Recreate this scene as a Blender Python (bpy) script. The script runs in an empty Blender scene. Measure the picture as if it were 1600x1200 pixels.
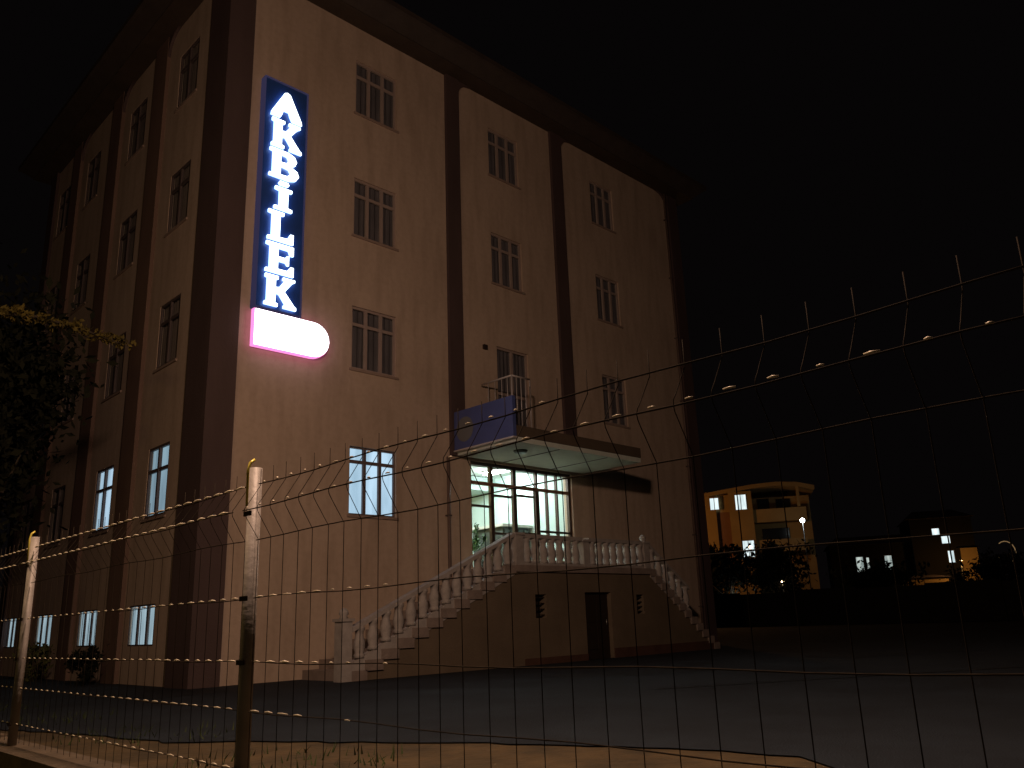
import bpy, math, random
from mathutils import Vector, Matrix
rnd = random.Random(7)
S = bpy.context.scene
COL = S.collection

# ------------------------------------------------------------------ camera, world, exposure
YAW, PITCH, ROLL = 0.78574, 0.26433, -0.03718
CAMP = Vector((-6.83065, -14.34419, 0.98129))
cy, sy, cp, sp = math.cos(YAW), math.sin(YAW), math.cos(PITCH), math.sin(PITCH)
F = Vector((sy*cp, cy*cp, sp)); R0 = Vector((cy, -sy, 0)); U0 = R0.cross(F)
Rr = R0*math.cos(ROLL) + U0*math.sin(ROLL); Uu = U0*math.cos(ROLL) - R0*math.sin(ROLL)
cam_d = bpy.data.cameras.new("camera"); cam = bpy.data.objects.new("camera", cam_d); COL.objects.link(cam)
M = Matrix((Rr, Uu, -F)).transposed().to_4x4(); M.translation = CAMP
cam.matrix_world = M
cam_d.sensor_width = 36; cam_d.lens = 1297.72/1600*36
cam_d.shift_x = -6.22/1600; cam_d.shift_y = 19.09/1600
cam_d.clip_start = 0.05; cam_d.clip_end = 2000
S.camera = cam

world = bpy.data.worlds.new("World"); S.world = world; world.use_nodes = True
bg = world.node_tree.nodes["Background"]
bg.inputs[0].default_value = (0.0024, 0.0019, 0.0020, 1); bg.inputs[1].default_value = 0.75
S.view_settings.view_transform = 'Standard'; S.view_settings.look = 'None'
S.view_settings.exposure = 0; S.view_settings.gamma = 1
S.render.engine = 'CYCLES'
S.cycles.use_denoising = True
S.cycles.max_bounces = 6
S.cycles.sample_clamp_indirect = 3

LAMP_POS = (-5.0, -11.5, 6.3)      # street lamp standing over the fence, above the frame
LAMP_W = 1850
LAMP_COL = (1.0, 0.655, 0.475)
LAMP2_POS = (-7.9, -8.0, 5.0)      # weaker yellow lamp further down the fence, left of the frame
LAMP2_W = 140
LAMP2_COL = (1.0, 0.66, 0.22)

# ------------------------------------------------------------------ materials
def mat(name, col, rough=.8, metal=0, var=0., scale=3., bump=0., bscale=40., col2=None, spec=.3, streak=0.):
    m = bpy.data.materials.new(name); m.use_nodes = True
    nt = m.node_tree; n = nt.nodes; b = n["Principled BSDF"]
    b.inputs["Roughness"].default_value = rough; b.inputs["Metallic"].default_value = metal
    b.inputs["Specular IOR Level"].default_value = spec
    b.inputs["Base Color"].default_value = (*col, 1)
    tc = n.new("ShaderNodeTexCoord")
    if var or col2:
        no = n.new("ShaderNodeTexNoise"); no.inputs["Scale"].default_value = scale; no.inputs["Detail"].default_value = 8
        no.inputs["Roughness"].default_value = .62
        if streak:
            mp = n.new("ShaderNodeMapping"); mp.inputs["Scale"].default_value = (1, 1, streak)
            nt.links.new(tc.outputs["Object"], mp.inputs[0]); nt.links.new(mp.outputs[0], no.inputs["Vector"])
        else:
            nt.links.new(tc.outputs["Object"], no.inputs["Vector"])
        r = n.new("ShaderNodeValToRGB"); r.color_ramp.elements[0].position = .3; r.color_ramp.elements[1].position = .72
        c2 = col2 or tuple(c*(1-var) for c in col)
        r.color_ramp.elements[0].color = (*c2, 1); r.color_ramp.elements[1].color = (*col, 1)
        nt.links.new(no.outputs["Fac"], r.inputs[0]); nt.links.new(r.outputs[0], b.inputs["Base Color"])
    if bump:
        n2 = n.new("ShaderNodeTexNoise"); n2.inputs["Scale"].default_value = bscale; n2.inputs["Detail"].default_value = 5
        nt.links.new(tc.outputs["Object"], n2.inputs["Vector"])
        bp = n.new("ShaderNodeBump"); bp.inputs["Strength"].default_value = bump; bp.inputs["Distance"].default_value = .02
        nt.links.new(n2.outputs["Fac"], bp.inputs["Height"]); nt.links.new(bp.outputs[0], b.inputs["Normal"])
    return m
def emit(name, col, st):
    m = bpy.data.materials.new(name); m.use_nodes = True; n = m.node_tree.nodes; n.clear()
    e = n.new("ShaderNodeEmission"); o = n.new("ShaderNodeOutputMaterial")
    e.inputs[0].default_value = (*col, 1); e.inputs[1].default_value = st
    m.node_tree.links.new(e.outputs[0], o.inputs[0]); return m
def curtain_lit(name, cola, colb, st, axis=0, freq=9., vsoft=True):
    """back-lit net curtain: glows unevenly in vertical folds"""
    m = bpy.data.materials.new(name); m.use_nodes = True; nt = m.node_tree; n = nt.nodes; n.clear()
    tc = n.new("ShaderNodeTexCoord"); mp = n.new("ShaderNodeMapping"); mp.inputs["Scale"].default_value = (freq, freq, .55)
    no = n.new("ShaderNodeTexNoise"); no.inputs["Scale"].default_value = 1.; no.inputs["Detail"].default_value = 4
    r = n.new("ShaderNodeValToRGB"); r.color_ramp.elements[0].position = .32; r.color_ramp.elements[1].position = .66
    r.color_ramp.elements[0].color = (*cola, 1); r.color_ramp.elements[1].color = (*colb, 1)
    e = n.new("ShaderNodeEmission"); e.inputs[1].default_value = st; o = n.new("ShaderNodeOutputMaterial")
    L = nt.links.new
    L(tc.outputs["Object"], mp.inputs[0]); L(mp.outputs[0], no.inputs["Vector"]); L(no.outputs["Fac"], r.inputs[0])
    L(r.outputs[0], e.inputs[0]); L(e.outputs[0], o.inputs[0]); return m
def glass(name, tint=(.9, .95, .95), refl=.1):
    m = bpy.data.materials.new(name); m.use_nodes = True; nt = m.node_tree; n = nt.nodes; n.clear()
    t = n.new("ShaderNodeBsdfTransparent"); t.inputs[0].default_value = (*tint, 1)
    g = n.new("ShaderNodeBsdfGlossy"); g.inputs["Roughness"].default_value = .04
    lw = n.new("ShaderNodeLayerWeight"); lw.inputs[0].default_value = .5
    pw = n.new("ShaderNodeMath"); pw.operation = 'POWER'; pw.inputs[1].default_value = 4.
    f = n.new("ShaderNodeMath"); f.operation = 'MULTIPLY_ADD'; f.inputs[1].default_value = .85; f.inputs[2].default_value = .05
    nt.links.new(lw.outputs["Facing"], pw.inputs[0]); nt.links.new(pw.outputs[0], f.inputs[0])
    mx = n.new("ShaderNodeMixShader"); o = n.new("ShaderNodeOutputMaterial"); L = nt.links.new
    L(f.outputs[0], mx.inputs[0]); L(t.outputs[0], mx.inputs[1]); L(g.outputs[0], mx.inputs[2]); L(mx.outputs[0], o.inputs[0]); return m

def wall_material():
    """painted render: broad weather stains, fine rain streaks under the eaves and sills, trowel bump"""
    m = bpy.data.materials.new("facade_plaster"); m.use_nodes = True; nt = m.node_tree; n = nt.nodes; b = n["Principled BSDF"]
    b.inputs["Roughness"].default_value = .86; b.inputs["Specular IOR Level"].default_value = .15
    L = nt.links.new; tc = n.new("ShaderNodeTexCoord")
    def noise(sc, map_scale, det=6):
        mp = n.new("ShaderNodeMapping"); mp.inputs["Scale"].default_value = map_scale; L(tc.outputs["Object"], mp.inputs[0])
        q = n.new("ShaderNodeTexNoise"); q.inputs["Scale"].default_value = sc; q.inputs["Detail"].default_value = det
        L(mp.outputs[0], q.inputs["Vector"]); return q.outputs["Fac"]
    def ramp(fac, p0, p1, c0, c1):
        r = n.new("ShaderNodeValToRGB"); r.color_ramp.elements[0].position = p0; r.color_ramp.elements[1].position = p1
        r.color_ramp.elements[0].color = (*c0, 1); r.color_ramp.elements[1].color = (*c1, 1); L(fac, r.inputs[0]); return r.outputs[0]
    def mul(a, c):
        x = n.new("ShaderNodeMix"); x.data_type = 'RGBA'; x.blend_type = 'MULTIPLY'; x.inputs[0].default_value = 1
        L(a, x.inputs[6]); L(c, x.inputs[7]); return x.outputs[2]
    base = ramp(noise(.35, (1, 1, 1)), .3, .7, (.455, .345, .265), (.52, .40, .31))
    c = mul(base, ramp(noise(1.2, (3, 3, .5), 8), .22, .55, (.78, .77, .75), (1, 1, 1)))
    c = mul(c, ramp(noise(9, (1, 1, 1), 10), .3, .6, (.92, .92, .91), (1, 1, 1)))
    L(c, b.inputs["Base Color"])
    bp = n.new("ShaderNodeBump"); bp.inputs["Strength"].default_value = .35; bp.inputs["Distance"].default_value = .012
    L(noise(28, (1, 1, 1), 8), bp.inputs["Height"]); L(bp.outputs[0], b.inputs["Normal"])
    return m
MW = wall_material()
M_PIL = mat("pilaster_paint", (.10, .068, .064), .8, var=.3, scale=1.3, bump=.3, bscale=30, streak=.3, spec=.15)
M_EAVE = mat("eave_boards", (.065, .046, .032), .8, var=.3, scale=2, bump=.3, bscale=12)
M_ROOF = mat("roof_sheet", (.14, .1, .08), .7, var=.3, scale=2)
M_FRAME = mat("window_frame_paint", (.36, .28, .245), .5, var=.12, scale=6)
M_FRAMED = mat("dark_window_frame", (.10, .075, .07), .5, var=.2, scale=6)
M_SILL = mat("sill_stone", (.34, .25, .2), .7, var=.25, scale=8, bump=.2)
M_GLASS = glass("window_glass")
M_CUR = mat("dark_curtain", (.17, .14, .15), .9, col2=(.09, .075, .08), scale=1.4, streak=.12)
M_CUR.node_tree.nodes["Noise Texture"].inputs["Scale"].default_value = 7
M_LITW = curtain_lit("lit_net_curtain", (.36, .52, .66), (.60, .80, 1.0), 1.05, freq=2.6)
M_LITB = curtain_lit("lit_basement_curtain", (.26, .36, .42), (.66, .84, .95), .85, freq=5)
M_LITD = curtain_lit("lit_side_curtain", (.24, .34, .42), (.42, .60, .72), .8, freq=4)
M_CONC = mat("stair_concrete", (.30, .235, .20), .85, var=.35, scale=4, bump=.5, bscale=35)
M_BAL = mat("baluster_concrete", (.42, .375, .345), .8, var=.3, scale=6, bump=.3, bscale=50)
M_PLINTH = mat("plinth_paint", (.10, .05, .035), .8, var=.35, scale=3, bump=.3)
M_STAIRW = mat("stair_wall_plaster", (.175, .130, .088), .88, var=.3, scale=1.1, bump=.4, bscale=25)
M_GALV = mat("coated_wire", (.030, .023, .016), .7, 0, var=.3, scale=30, spec=.02)
M_GLINT = mat("wire_glint_pale", (.85, .74, .55), .4, .1, var=.5, scale=25)  # pale colour that puts lamp glints on the fence wires
M_POST = mat("fence_post_paint", (.33, .295, .26), .55, .1, var=.35, scale=6, bump=.12, bscale=40)
M_POSTY = mat("post_highlight_yellow", (.70, .58, .10), .35, .2, var=.3, scale=20)  # yellow stands in for lamplight on the post tops
M_ASPH = mat("yard_asphalt", (.019, .025, .033), .88, col2=(.009, .011, .014), scale=.9, bump=.8, bscale=60, spec=.25)
M_PATCH = mat("asphalt_patch", (.011, .013, .016), .8, col2=(.008, .009, .011), scale=5, bump=.8, bscale=90)
M_JOINT = mat("asphalt_joint_tar", (.010, .010, .010), .6)
M_SOIL = mat("verge_soil", (.10, .066, .028), .95, col2=(.035, .026, .013), scale=2.4, bump=.9, bscale=14)
M_STREET = mat("street_ground", (.05, .05, .03), .95, col2=(.02, .025, .012), scale=2, bump=.8, bscale=12)
M_FAR = mat("far_ground", (.018, .016, .012), .95, var=.4, scale=.2)
M_KERB = mat("low_wall_concrete", (.09, .065, .04), .9, var=.5, scale=2.2, bump=.6, bscale=20)
M_LEAF = mat("dark_leaves", (.016, .016, .008), .9, col2=(.007, .008, .004), spec=.1, scale=1.2)
M_LEAFY = mat("shrub_leaves", (.10, .10, .022), .7, col2=(.035, .045, .012), scale=3)
M_BARK = mat("bark", (.06, .045, .03), .9, var=.4, scale=9, bump=.6)
M_GRASS = mat("grass_blades", (.055, .075, .018), .8, col2=(.02, .03, .008), scale=3)

# ------------------------------------------------------------------ mesh helpers
WLOC = {}
class MB:
    def __init__(s): s.v = []; s.f = []; s.sm = []
    def add(s, vs, fs, smooth=False):
        b = len(s.v); s.v += [tuple(v) for v in vs]
        for f in fs: s.f.append(tuple(b+i for i in f)); s.sm.append(smooth)
        return s
    def box(s, x0, x1, y0, y1, z0, z1):
        if x0 > x1: x0, x1 = x1, x0
        if y0 > y1: y0, y1 = y1, y0
        vs = [(x0,y0,z0),(x1,y0,z0),(x1,y1,z0),(x0,y1,z0),(x0,y0,z1),(x1,y0,z1),(x1,y1,z1),(x0,y1,z1)]
        return s.add(vs, [(0,3,2,1),(4,5,6,7),(0,1,5,4),(1,2,6,5),(2,3,7,6),(3,0,4,7)])
    def quad(s, a, b, c, d): return s.add([a, b, c, d], [(0,1,2,3)])
    def prism_y(s, poly, y0, y1):            # poly in (x, z)
        n = len(poly); vs = [(x, y0, z) for x, z in poly] + [(x, y1, z) for x, z in poly]
        fs = [tuple(range(n)), tuple(range(2*n-1, n-1, -1))] + [(i, n+i, n+(i+1) % n, (i+1) % n) for i in range(n)]
        return s.add(vs, fs)
    def prism_z(s, poly, z0, z1):
        n = len(poly); vs = [(x, y, z0) for x, y in poly] + [(x, y, z1) for x, y in poly]
        fs = [tuple(range(n-1, -1, -1)), tuple(range(n, 2*n))] + [(i, (i+1) % n, n+(i+1) % n, n+i) for i in range(n)]
        return s.add(vs, fs)
    def tube(s, pts, r, n=5, cap=True):
        pts = [Vector(q) for q in pts]; rs = r if isinstance(r, (list, tuple)) else [r]*len(pts)
        vs = []; fs = []; 
        up = None
        for i, q in enumerate(pts):
            t = (pts[min(i+1, len(pts)-1)] - pts[max(i-1, 0)]).normalized()
            if up is None:
                a = Vector((0, 0, 1)) if abs(t.z) < .9 else Vector((1, 0, 0)); up = t.cross(a).normalized()
            up = (up - t*up.dot(t)).normalized(); w = t.cross(up)
            for k in range(n):
                an = 2*math.pi*k/n; vs.append(q + (up*math.cos(an) + w*math.sin(an))*rs[i])
        for i in range(len(pts)-1):
            for k in range(n):
                fs.append((i*n+k, i*n+(k+1) % n, (i+1)*n+(k+1) % n, (i+1)*n+k))
        if cap: fs += [tuple(range(n-1, -1, -1)), tuple(range((len(pts)-1)*n, len(pts)*n))]
        return s.add(vs, fs, n > 4)
    def lathe(s, prof, x, y, n=8):           # prof: (radius, z)
        vs = []; fs = []
        for r, z in prof:
            for k in range(n):
                a = 2*math.pi*(k+.5)/n; vs.append((x+r*math.cos(a), y+r*math.sin(a), z))
        for i in range(len(prof)-1):
            for k in range(n): fs.append((i*n+k, i*n+(k+1) % n, (i+1)*n+(k+1) % n, (i+1)*n+k))
        fs += [tuple(range(n-1, -1, -1)), tuple(range((len(prof)-1)*n, len(prof)*n))]
        return s.add(vs, fs, n > 6)
    def ball(s, c, r, n=8, m=6, sq=1.):
        vs = [(c[0], c[1], c[2]-r*sq)]; fs = []
        for i in range(1, m):
            ph = math.pi*i/m
            for k in range(n):
                a = 2*math.pi*k/n; vs.append((c[0]+r*math.sin(ph)*math.cos(a), c[1]+r*math.sin(ph)*math.sin(a), c[2]-r*sq*math.cos(ph)))
        vs.append((c[0], c[1], c[2]+r*sq))
        for k in range(n): fs.append((0, 1+(k+1) % n, 1+k)); fs.append((len(vs)-1, 1+(m-2)*n+k, 1+(m-2)*n+(k+1) % n))
        for i in range(m-2):
            for k in range(n): fs.append((1+i*n+k, 1+i*n+(k+1) % n, 1+(i+1)*n+(k+1) % n, 1+(i+1)*n+k))
        return s.add(vs, fs, True)
    def mesh(s, name, material, off=(0, 0, 0)):
        me = bpy.data.meshes.new(name)
        me.from_pydata([(v[0]-off[0], v[1]-off[1], v[2]-off[2]) for v in s.v], [], s.f)
        me.polygons.foreach_set("use_smooth", s.sm)
        for m in (material if isinstance(material, (list, tuple)) else [material]): me.materials.append(m)
        me.update(); return me
def tag(o, label=None, cat=None, group=None, kind=None):
    if label: o["label"] = label
    if cat: o["category"] = cat
    if group: o["group"] = group
    if kind: o["kind"] = kind
    return o
def link(name, data, parent=None, loc=(0, 0, 0), rz=0.):
    o = bpy.data.objects.new(name, data); COL.objects.link(o); o.location = loc; o.rotation_euler.z = rz
    if parent: o.parent = parent
    return o
def empty(name, loc, label, cat, group=None, rz=0.):
    o = link(name, None, None, loc, rz); o.empty_display_size = .2; WLOC[o.name] = loc
    return tag(o, label, cat, group)
def part(name, mb, material, parent):
    """mesh given in world coordinates, parented to a thing or a part (whose thing stands at WLOC)"""
    w = WLOC[parent.name]; o = link(name, mb.mesh(name, material, w), parent); WLOC[o.name] = w
    return o
def lpart(name, mb, material, parent):
    return link(name, mb.mesh(name, material), parent)
def single(name, mb, material, loc, label, cat, group=None, kind=None):
    o = link(name, mb.mesh(name, material, loc), None, loc); WLOC[o.name] = loc
    return tag(o, label, cat, group, kind)
def copy_tree(o, parent=None):
    c = o.copy(); COL.objects.link(c); c.parent = parent
    for ch in [x for x in BYPARENT.get(o.name, [])]: copy_tree(ch, c)
    return c
BYPARENT = {}
def index_children(o):
    for x in bpy.data.objects:
        if x.parent: BYPARENT.setdefault(x.parent.name, [])
        if x.parent and x not in BYPARENT[x.parent.name]: BYPARENT[x.parent.name].append(x)

# ------------------------------------------------------------------ ground
def sheet(name, poly, z, m, label, cuts=0):
    mb = MB(); mb.add([(x, y, z) for x, y in poly], [tuple(range(len(poly)))])
    return single(name, mb, m, (0, 0, 0), label, None, None, 'structure')
sheet("ground", [(-400, -400), (700, -400), (700, 700), (-400, 700)], -.56, M_FAR, "dark ground reaching out beyond the yard")
# the built-up platform of the yard (behind the fence it is higher than the street)
b = MB(); b.box(-5.4, 46, -40, 60, -.6, .06)
single("yard_base", b, M_FAR, (0, 0, 0), "raised ground under the yard", None, None, 'structure')
edge = [(-4.19, -3.89), (-3.77, -5.45), (-3.61, -6.71), (-3.1, -7.5), (-2.7, -8.27), (-2.26, -9.03), (-1.97, -9.85), (-1.64, -10.59), (-1.55, -11.5), (-2.1, -12.3), (-3.4, -13.3), (-4.6, -14), (-4.8, -40)]
# asphalt follows a slightly ragged edge of the verge
rag = []
for (ax, ay), (bx, by) in zip(edge, edge[1:]):
    k = max(2, int(abs(by-ay)/.18)) if ay > -14 else 2
    for i in range(k):
        t = i/k; rag.append((ax+(bx-ax)*t + rnd.uniform(-.05, .05), ay+(by-ay)*t))
rag.append(edge[-1])
sheet("asphalt_yard", rag + [(46, -40), (46, 60), (-4.4, 60)], .084, M_ASPH, "dark asphalt yard in front of the building")
for k_, (px_, py_, w_, h_, a_) in enumerate([(3.2, -5.2, 2.6, 1.1, -.5), (9.0, -7.0, 3.4, 1.3, -.45), (-1.6, -1.5, 1.2, 2.4, .1), (15.5, -9.5, 4.2, 1.6, -.6)]):
    ca, sa = math.cos(a_), math.sin(a_)
    sheet("asphalt_patch", [(px_+x*ca-y_*sa+rnd.uniform(-.04, .04), py_+x*sa+y_*ca+rnd.uniform(-.04, .04)) for x, y_ in [(0, 0), (w_*.5, -.02), (w_, 0), (w_, h_*.6), (w_*.97, h_), (w_*.4, h_*1.03), (0, h_)]], .0885, M_PATCH, "darker mended patch in the asphalt")
sheet("verge", [(-5.2, -40), (-1.2, -40), (-1.3, -3), (-4.1, 60), (-5.2, 60)], .072, M_SOIL, "strip of brown soil between fence and asphalt")
j = MB()
for a, c in [((2.2, -7.6), (6.2, -9.9)), ((6.25, -9.93), (14, -14.5))]:
    dx, dy = c[0]-a[0], c[1]-a[1]; l = math.hypot(dx, dy); nx, ny = -dy/l*.05, dx/l*.05
    j.add([(a[0]-nx, a[1]-ny, .089), (c[0]-nx, c[1]-ny, .089), (c[0]+nx, c[1]+ny, .089), (a[0]+nx, a[1]+ny, .089)], [(0, 1, 2, 3)])
single("asphalt_joint", j, M_JOINT, (0, 0, 0), "tarred joint running across the asphalt", None, None, 'structure')
sheet("street_ground", [(-60, -60), (-5.42, -60), (-5.42, 60), (-60, 60)], -.53, M_STREET, "dim grassy ground on the street side of the fence")

# ------------------------------------------------------------------ the building
XL = -.45; XR = 15.5; YB = 11.95; ZG = .084; ZT = 14.8
bld = empty("apartment_building", (XL, 0, ZG), "four storey beige block with dark pilasters and a lit glazed entrance", "building")
def grid_wall(mb, u0, u1, z0, z1, holes, P, depth=.3):
    us = sorted({u0, u1, *[h[0] for h in holes], *[h[1] for h in holes]}); zs = sorted({z0, z1, *[h[2] for h in holes], *[h[3] for h in holes]})
    us = [u for u in us if u0 <= u <= u1]; zs = [z for z in zs if z0 <= z <= z1]
    for i in range(len(us)-1):
        for k in range(len(zs)-1):
            um, zm = (us[i]+us[i+1])/2, (zs[k]+zs[k+1])/2
            if any(h[0] < um < h[1] and h[2] < zm < h[3] for h in holes): continue
            mb.quad(P(us[i], zs[k], 0), P(us[i+1], zs[k], 0), P(us[i+1], zs[k+1], 0), P(us[i], zs[k+1], 0))
    for a, c, e, g in holes:
        mb.quad(P(a, e, 0), P(a, g, 0), P(a, g, depth), P(a, e, depth)); mb.quad(P(c, e, 0), P(c, e, depth), P(c, g, depth), P(c, g, 0))
        mb.quad(P(a, e, 0), P(a, e, depth), P(c, e, depth), P(c, e, 0)); mb.quad(P(a, g, 0), P(c, g, 0), P(c, g, depth), P(a, g, depth))
PF = lambda u, z, d: (u, d, z)
PL = lambda u, z, d: (XL+d, u, z)
Z0, HS, WH = 3.19, 3.1, 1.42
cols = [(2.61, 3.79), (6.82, 7.94), (11.03, 12.10)]
fh = []
for ci, (a, c) in enumerate(cols):
    for k in range(4):
        if ci == 1 and k < 2: continue
        if ci == 2 and k == 0: continue
        fh.append((a, c, Z0+k*HS, Z0+k*HS+WH))
BDOOR = (6.9, 8.02, 5.0, 7.68); fh.append(BDOOR)
ENT = (5.93, 9.47, 2.2, 4.66); fh.append(ENT)
w = MB(); grid_wall(w, 0.02, 15.05, ZG-.1, ZT, fh, PF); part("front_wall", w, MW, bld)
scol = [(1.6, 2.62), (4.55, 5.6), (7.75, 8.75), (10.2, 11.2)]
bcol = [(1.71, 2.95), (4.73, 5.87), (7.71, 8.89), (10.62, 11.65)]
lh = [(a, c, Z0+k*HS, Z0+k*HS+WH) for a, c in scol for k in range(4)] + [(a, c, .78, 1.54) for a, c in bcol]
w = MB(); grid_wall(w, .85, YB, ZG-.1, ZT, lh, PL); part("side_wall", w, MW, bld)
w = MB(); w.quad((XR, 0, ZG), (XR, YB, ZG), (XR, YB, ZT), (XR, 0, ZT)); w.quad((XL, YB, ZG), (XR, YB, ZG), (XR, YB, ZT), (XL, YB, ZT)); part("rear_wall", w, MW, bld)
# pilasters
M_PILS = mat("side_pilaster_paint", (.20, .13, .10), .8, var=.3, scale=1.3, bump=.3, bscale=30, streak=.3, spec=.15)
def pil(name, boxes, m=M_PIL):
    q = MB()
    for bx in boxes: q.box(*bx)
    return part(name, q, m, bld)
pil("pilaster", [(XL-.09, .02, -.09, .4, ZG, ZT), (XL-.09, XL+.3, .4, .85, ZG, ZT)])
pil("pilaster", [(5.3, 5.72, -.09, .1, 4.7, ZT)])
pil("pilaster", [(9.25, 9.7, -.09, .1, 4.85, ZT)])
pil("pilaster", [(15.05, XR+.09, -.09, .4, ZG, ZT)])
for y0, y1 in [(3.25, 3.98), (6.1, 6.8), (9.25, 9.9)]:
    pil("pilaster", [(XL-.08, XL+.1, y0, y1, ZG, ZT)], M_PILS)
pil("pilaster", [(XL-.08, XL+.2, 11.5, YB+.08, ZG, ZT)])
# rounded corner where a pilaster meets the eave
def haunch(P, u, s, dr):
    q = MB(); n = 7; poly = [(u, ZT-.01), (u, ZT-s)]
    for i in range(1, n+1):
        a = math.pi/2*i/n; poly.append((u+dr*s*(1-math.cos(a)), ZT-s+s*math.sin(a)-.01))
    vs = [P(a, z, -.07) for a, z in poly] + [P(a, z, .02) for a, z in poly]; m = len(poly)
    q.add(vs, [tuple(range(m)), tuple(range(2*m-1, m-1, -1))] + [(i, (i+1) % m, m+(i+1) % m, m+i) for i in range(m)])
    part("haunch", q, M_PIL, bld)
haunch(PF, 5.72, .45, 1); haunch(PF, 9.7, .45, 1); haunch(PF, 15.05, .6, -1)
haunch(PL, 3.25, .55, -1); haunch(PL, 6.1, .6, -1); haunch(PL, 9.25, .6, -1)
# eave: soffit, sloped cornice, gutter lip and roof as a mitred ring
def ring(prof):
    q = MB(); n = len(prof)
    for o, z in prof:
        q.v += [(XL-o, -o, z), (XR+o, -o, z), (XR+o, YB+o, z), (XL-o, YB+o, z)]
    for i in range(n-1):
        for k in range(4): q.f.append((i*4+k, i*4+(k+1) % 4, (i+1)*4+(k+1) % 4, (i+1)*4+k)); q.sm.append(False)
    return q
part("soffit", ring([(-.02, ZT), (.5, ZT)]), M_EAVE, bld)
part("cornice", ring([(.5, ZT), (.5, ZT+.03), (.80, ZT+.30), (.86, ZT+.32), (.86, ZT+.46)]), mat("cornice_paint", (.06, .045, .036), .8, var=.3, scale=3), bld)
r = ring([(.86, ZT+.46), (-2.5, ZT+2.1), (-5.5, ZT+2.6)]); r.f.append((8, 9, 10, 11)); r.sm.append(False); part("roof", r, M_ROOF, bld)

# windows: local x along the wall, local y into the wall, z up
M_CURS = mat("side_curtain", (.20, .15, .125), .9, col2=(.13, .095, .08), scale=5, streak=.12)
def window(wd, h, lit=None, framem=M_FRAME, split=(1/3, 2/3), trans=.72, sill=True, name="window", d0=.05, dp=.05, t=.05):
    f = MB(); d1 = d0+dp; gl = d0+dp*.55; cu = d0+dp+.035
    f.box(0, wd, d0, d1, 0, t); f.box(0, wd, d0, d1, h-t, h); f.box(0, t, d0, d1, t, h-t); f.box(wd-t, wd, d0, d1, t, h-t)
    xs = [0]+[s*wd for s in split]+[wd]
    for s in split: f.box(s*wd-.035, s*wd+.035, d0-.008, d1, t, h-t)
    o = link(name, f.mesh(name, framem), bld)
    bars = MB()
    for i in range(len(xs)-1):
        x0 = xs[i]+(.035 if i else t); x1 = xs[i+1]-(.035 if i+1 < len(xs)-1 else t)
        if trans:
            zt = trans*h; bars.box(x0, x1, d0+.004, d1-.004, zt-.035, zt+.035)
            zz = [(t, zt-.035), (zt+.035, h-t)]
        else: zz = [(t, h-t)]
        for a, c in zz:
            p_ = MB(); p_.quad((x0, gl, a), (x1, gl, a), (x1, gl, c), (x0, gl, c)); lpart("pane", p_, M_GLASS, o)
    if trans: lpart("transom", bars, framem, o)
    if sill:
        s_ = MB(); s_.box(-.05, wd+.05, -.035, -.002, -.055, -.003); lpart("sill", s_, M_SILL, o)
    c_ = MB(); n = 30
    for i in range(n):                       # curtain hangs in folds
        xa, xb = -.05+(wd+.1)*i/n, -.05+(wd+.1)*(i+1)/n
        ya, yb = cu+.018*math.sin(i*1.9), cu+.018*math.sin((i+1)*1.9)
        c_.quad((max(xa, .004), ya, .004), (min(xb, wd-.004), yb, .004), (min(xb, wd-.004), yb, h-.004), (max(xa, .004), ya, h-.004))
    lpart("curtain", c_, lit or M_CUR, o)
    return o
def place(o, x, y, z, rz=0.): o.location = (x-XL, y, z-ZG); o.rotation_euler.z = rz
def place_front(o, a, z): place(o, a, 0, z)
def place_left(o, c, z): place(o, XL, c, z, -math.pi/2)
protos = {}
def use(key, maker):
    if key not in protos: protos[key] = maker(); BYPARENT.clear(); return protos[key]
    if protos[key].name not in BYPARENT: index_children(protos[key])
    return copy_tree(protos[key], bld)
for ci, (a, c) in enumerate(cols):
    for k in range(4):
        if (ci == 1 and k < 2) or (ci == 2 and k == 0): continue
        if ci == 0 and k == 0:
            o = window(c-a, WH, M_LITW, mat("lit_window_frame", (.14, .11, .11), .5), (.34, .67), .78, t=.035)
            o["label"] = "brightly lit window with pale blue curtain and dark frame"
        else: o = use(('f', ci), lambda: window(c-a, WH))
        place_front(o, a, Z0+k*HS)
o = window(1.12, BDOOR[3]-BDOOR[2], None, M_FRAME, (.5,), .55, False, "balcony_door"); place_front(o, BDOOR[0], BDOOR[2])
for ci, (a, c) in enumerate(scol):
    for k in range(4):
        if k == 0 and ci < 2:
            o = window(c-a, WH, M_LITW if ci == 1 else M_LITD, M_FRAMED, (.5,), .66, d0=.012)
            o["label"] = "side window lit pale blue"
        else: o = use(('s', ci), lambda: window(c-a, WH, M_CURS, M_FRAMED, (.5,), .7, d0=.012))
        place_left(o, c, Z0+k*HS)
for a, c in bcol:
    o = window(c-a, .76, M_LITB, M_FRAMED, (.36, .72), None, False, "basement_window", d0=.004, dp=.022, t=.03); o["label"] = "low lit basement window with curtains"; place_left(o, c, .78)
# downpipes with brackets
M_PIPE = mat("downpipe_paint", (.16, .11, .09), .6, var=.3, scale=6)
for x, zt in ((5.2, 4.65), (14.9, ZT-.02)):
    q = MB(); q.tube([(x, -.07, ZG+.12), (x, -.07, zt)], .04, 8); q.tube([(x, -.07, ZG+.2), (x+.02, -.18, ZG+.08)], .04, 8); dp_ = part("downpipe", q, M_PIPE, bld)
    z = 1.2
    while z < zt-.3:
        q = MB(); q.box(x-.055, x+.055, -.115, -.002, z, z+.03); part("pipe_bracket", q, M_FRAMED, dp_); z += 2.1
# vent stub on the second bay
v = MB(); v.box(6.42, 6.54, -.06, .05, 7.5, 7.62); part("vent", v, mat("vent_dark", (.03, .02, .018), .6), bld)

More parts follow.
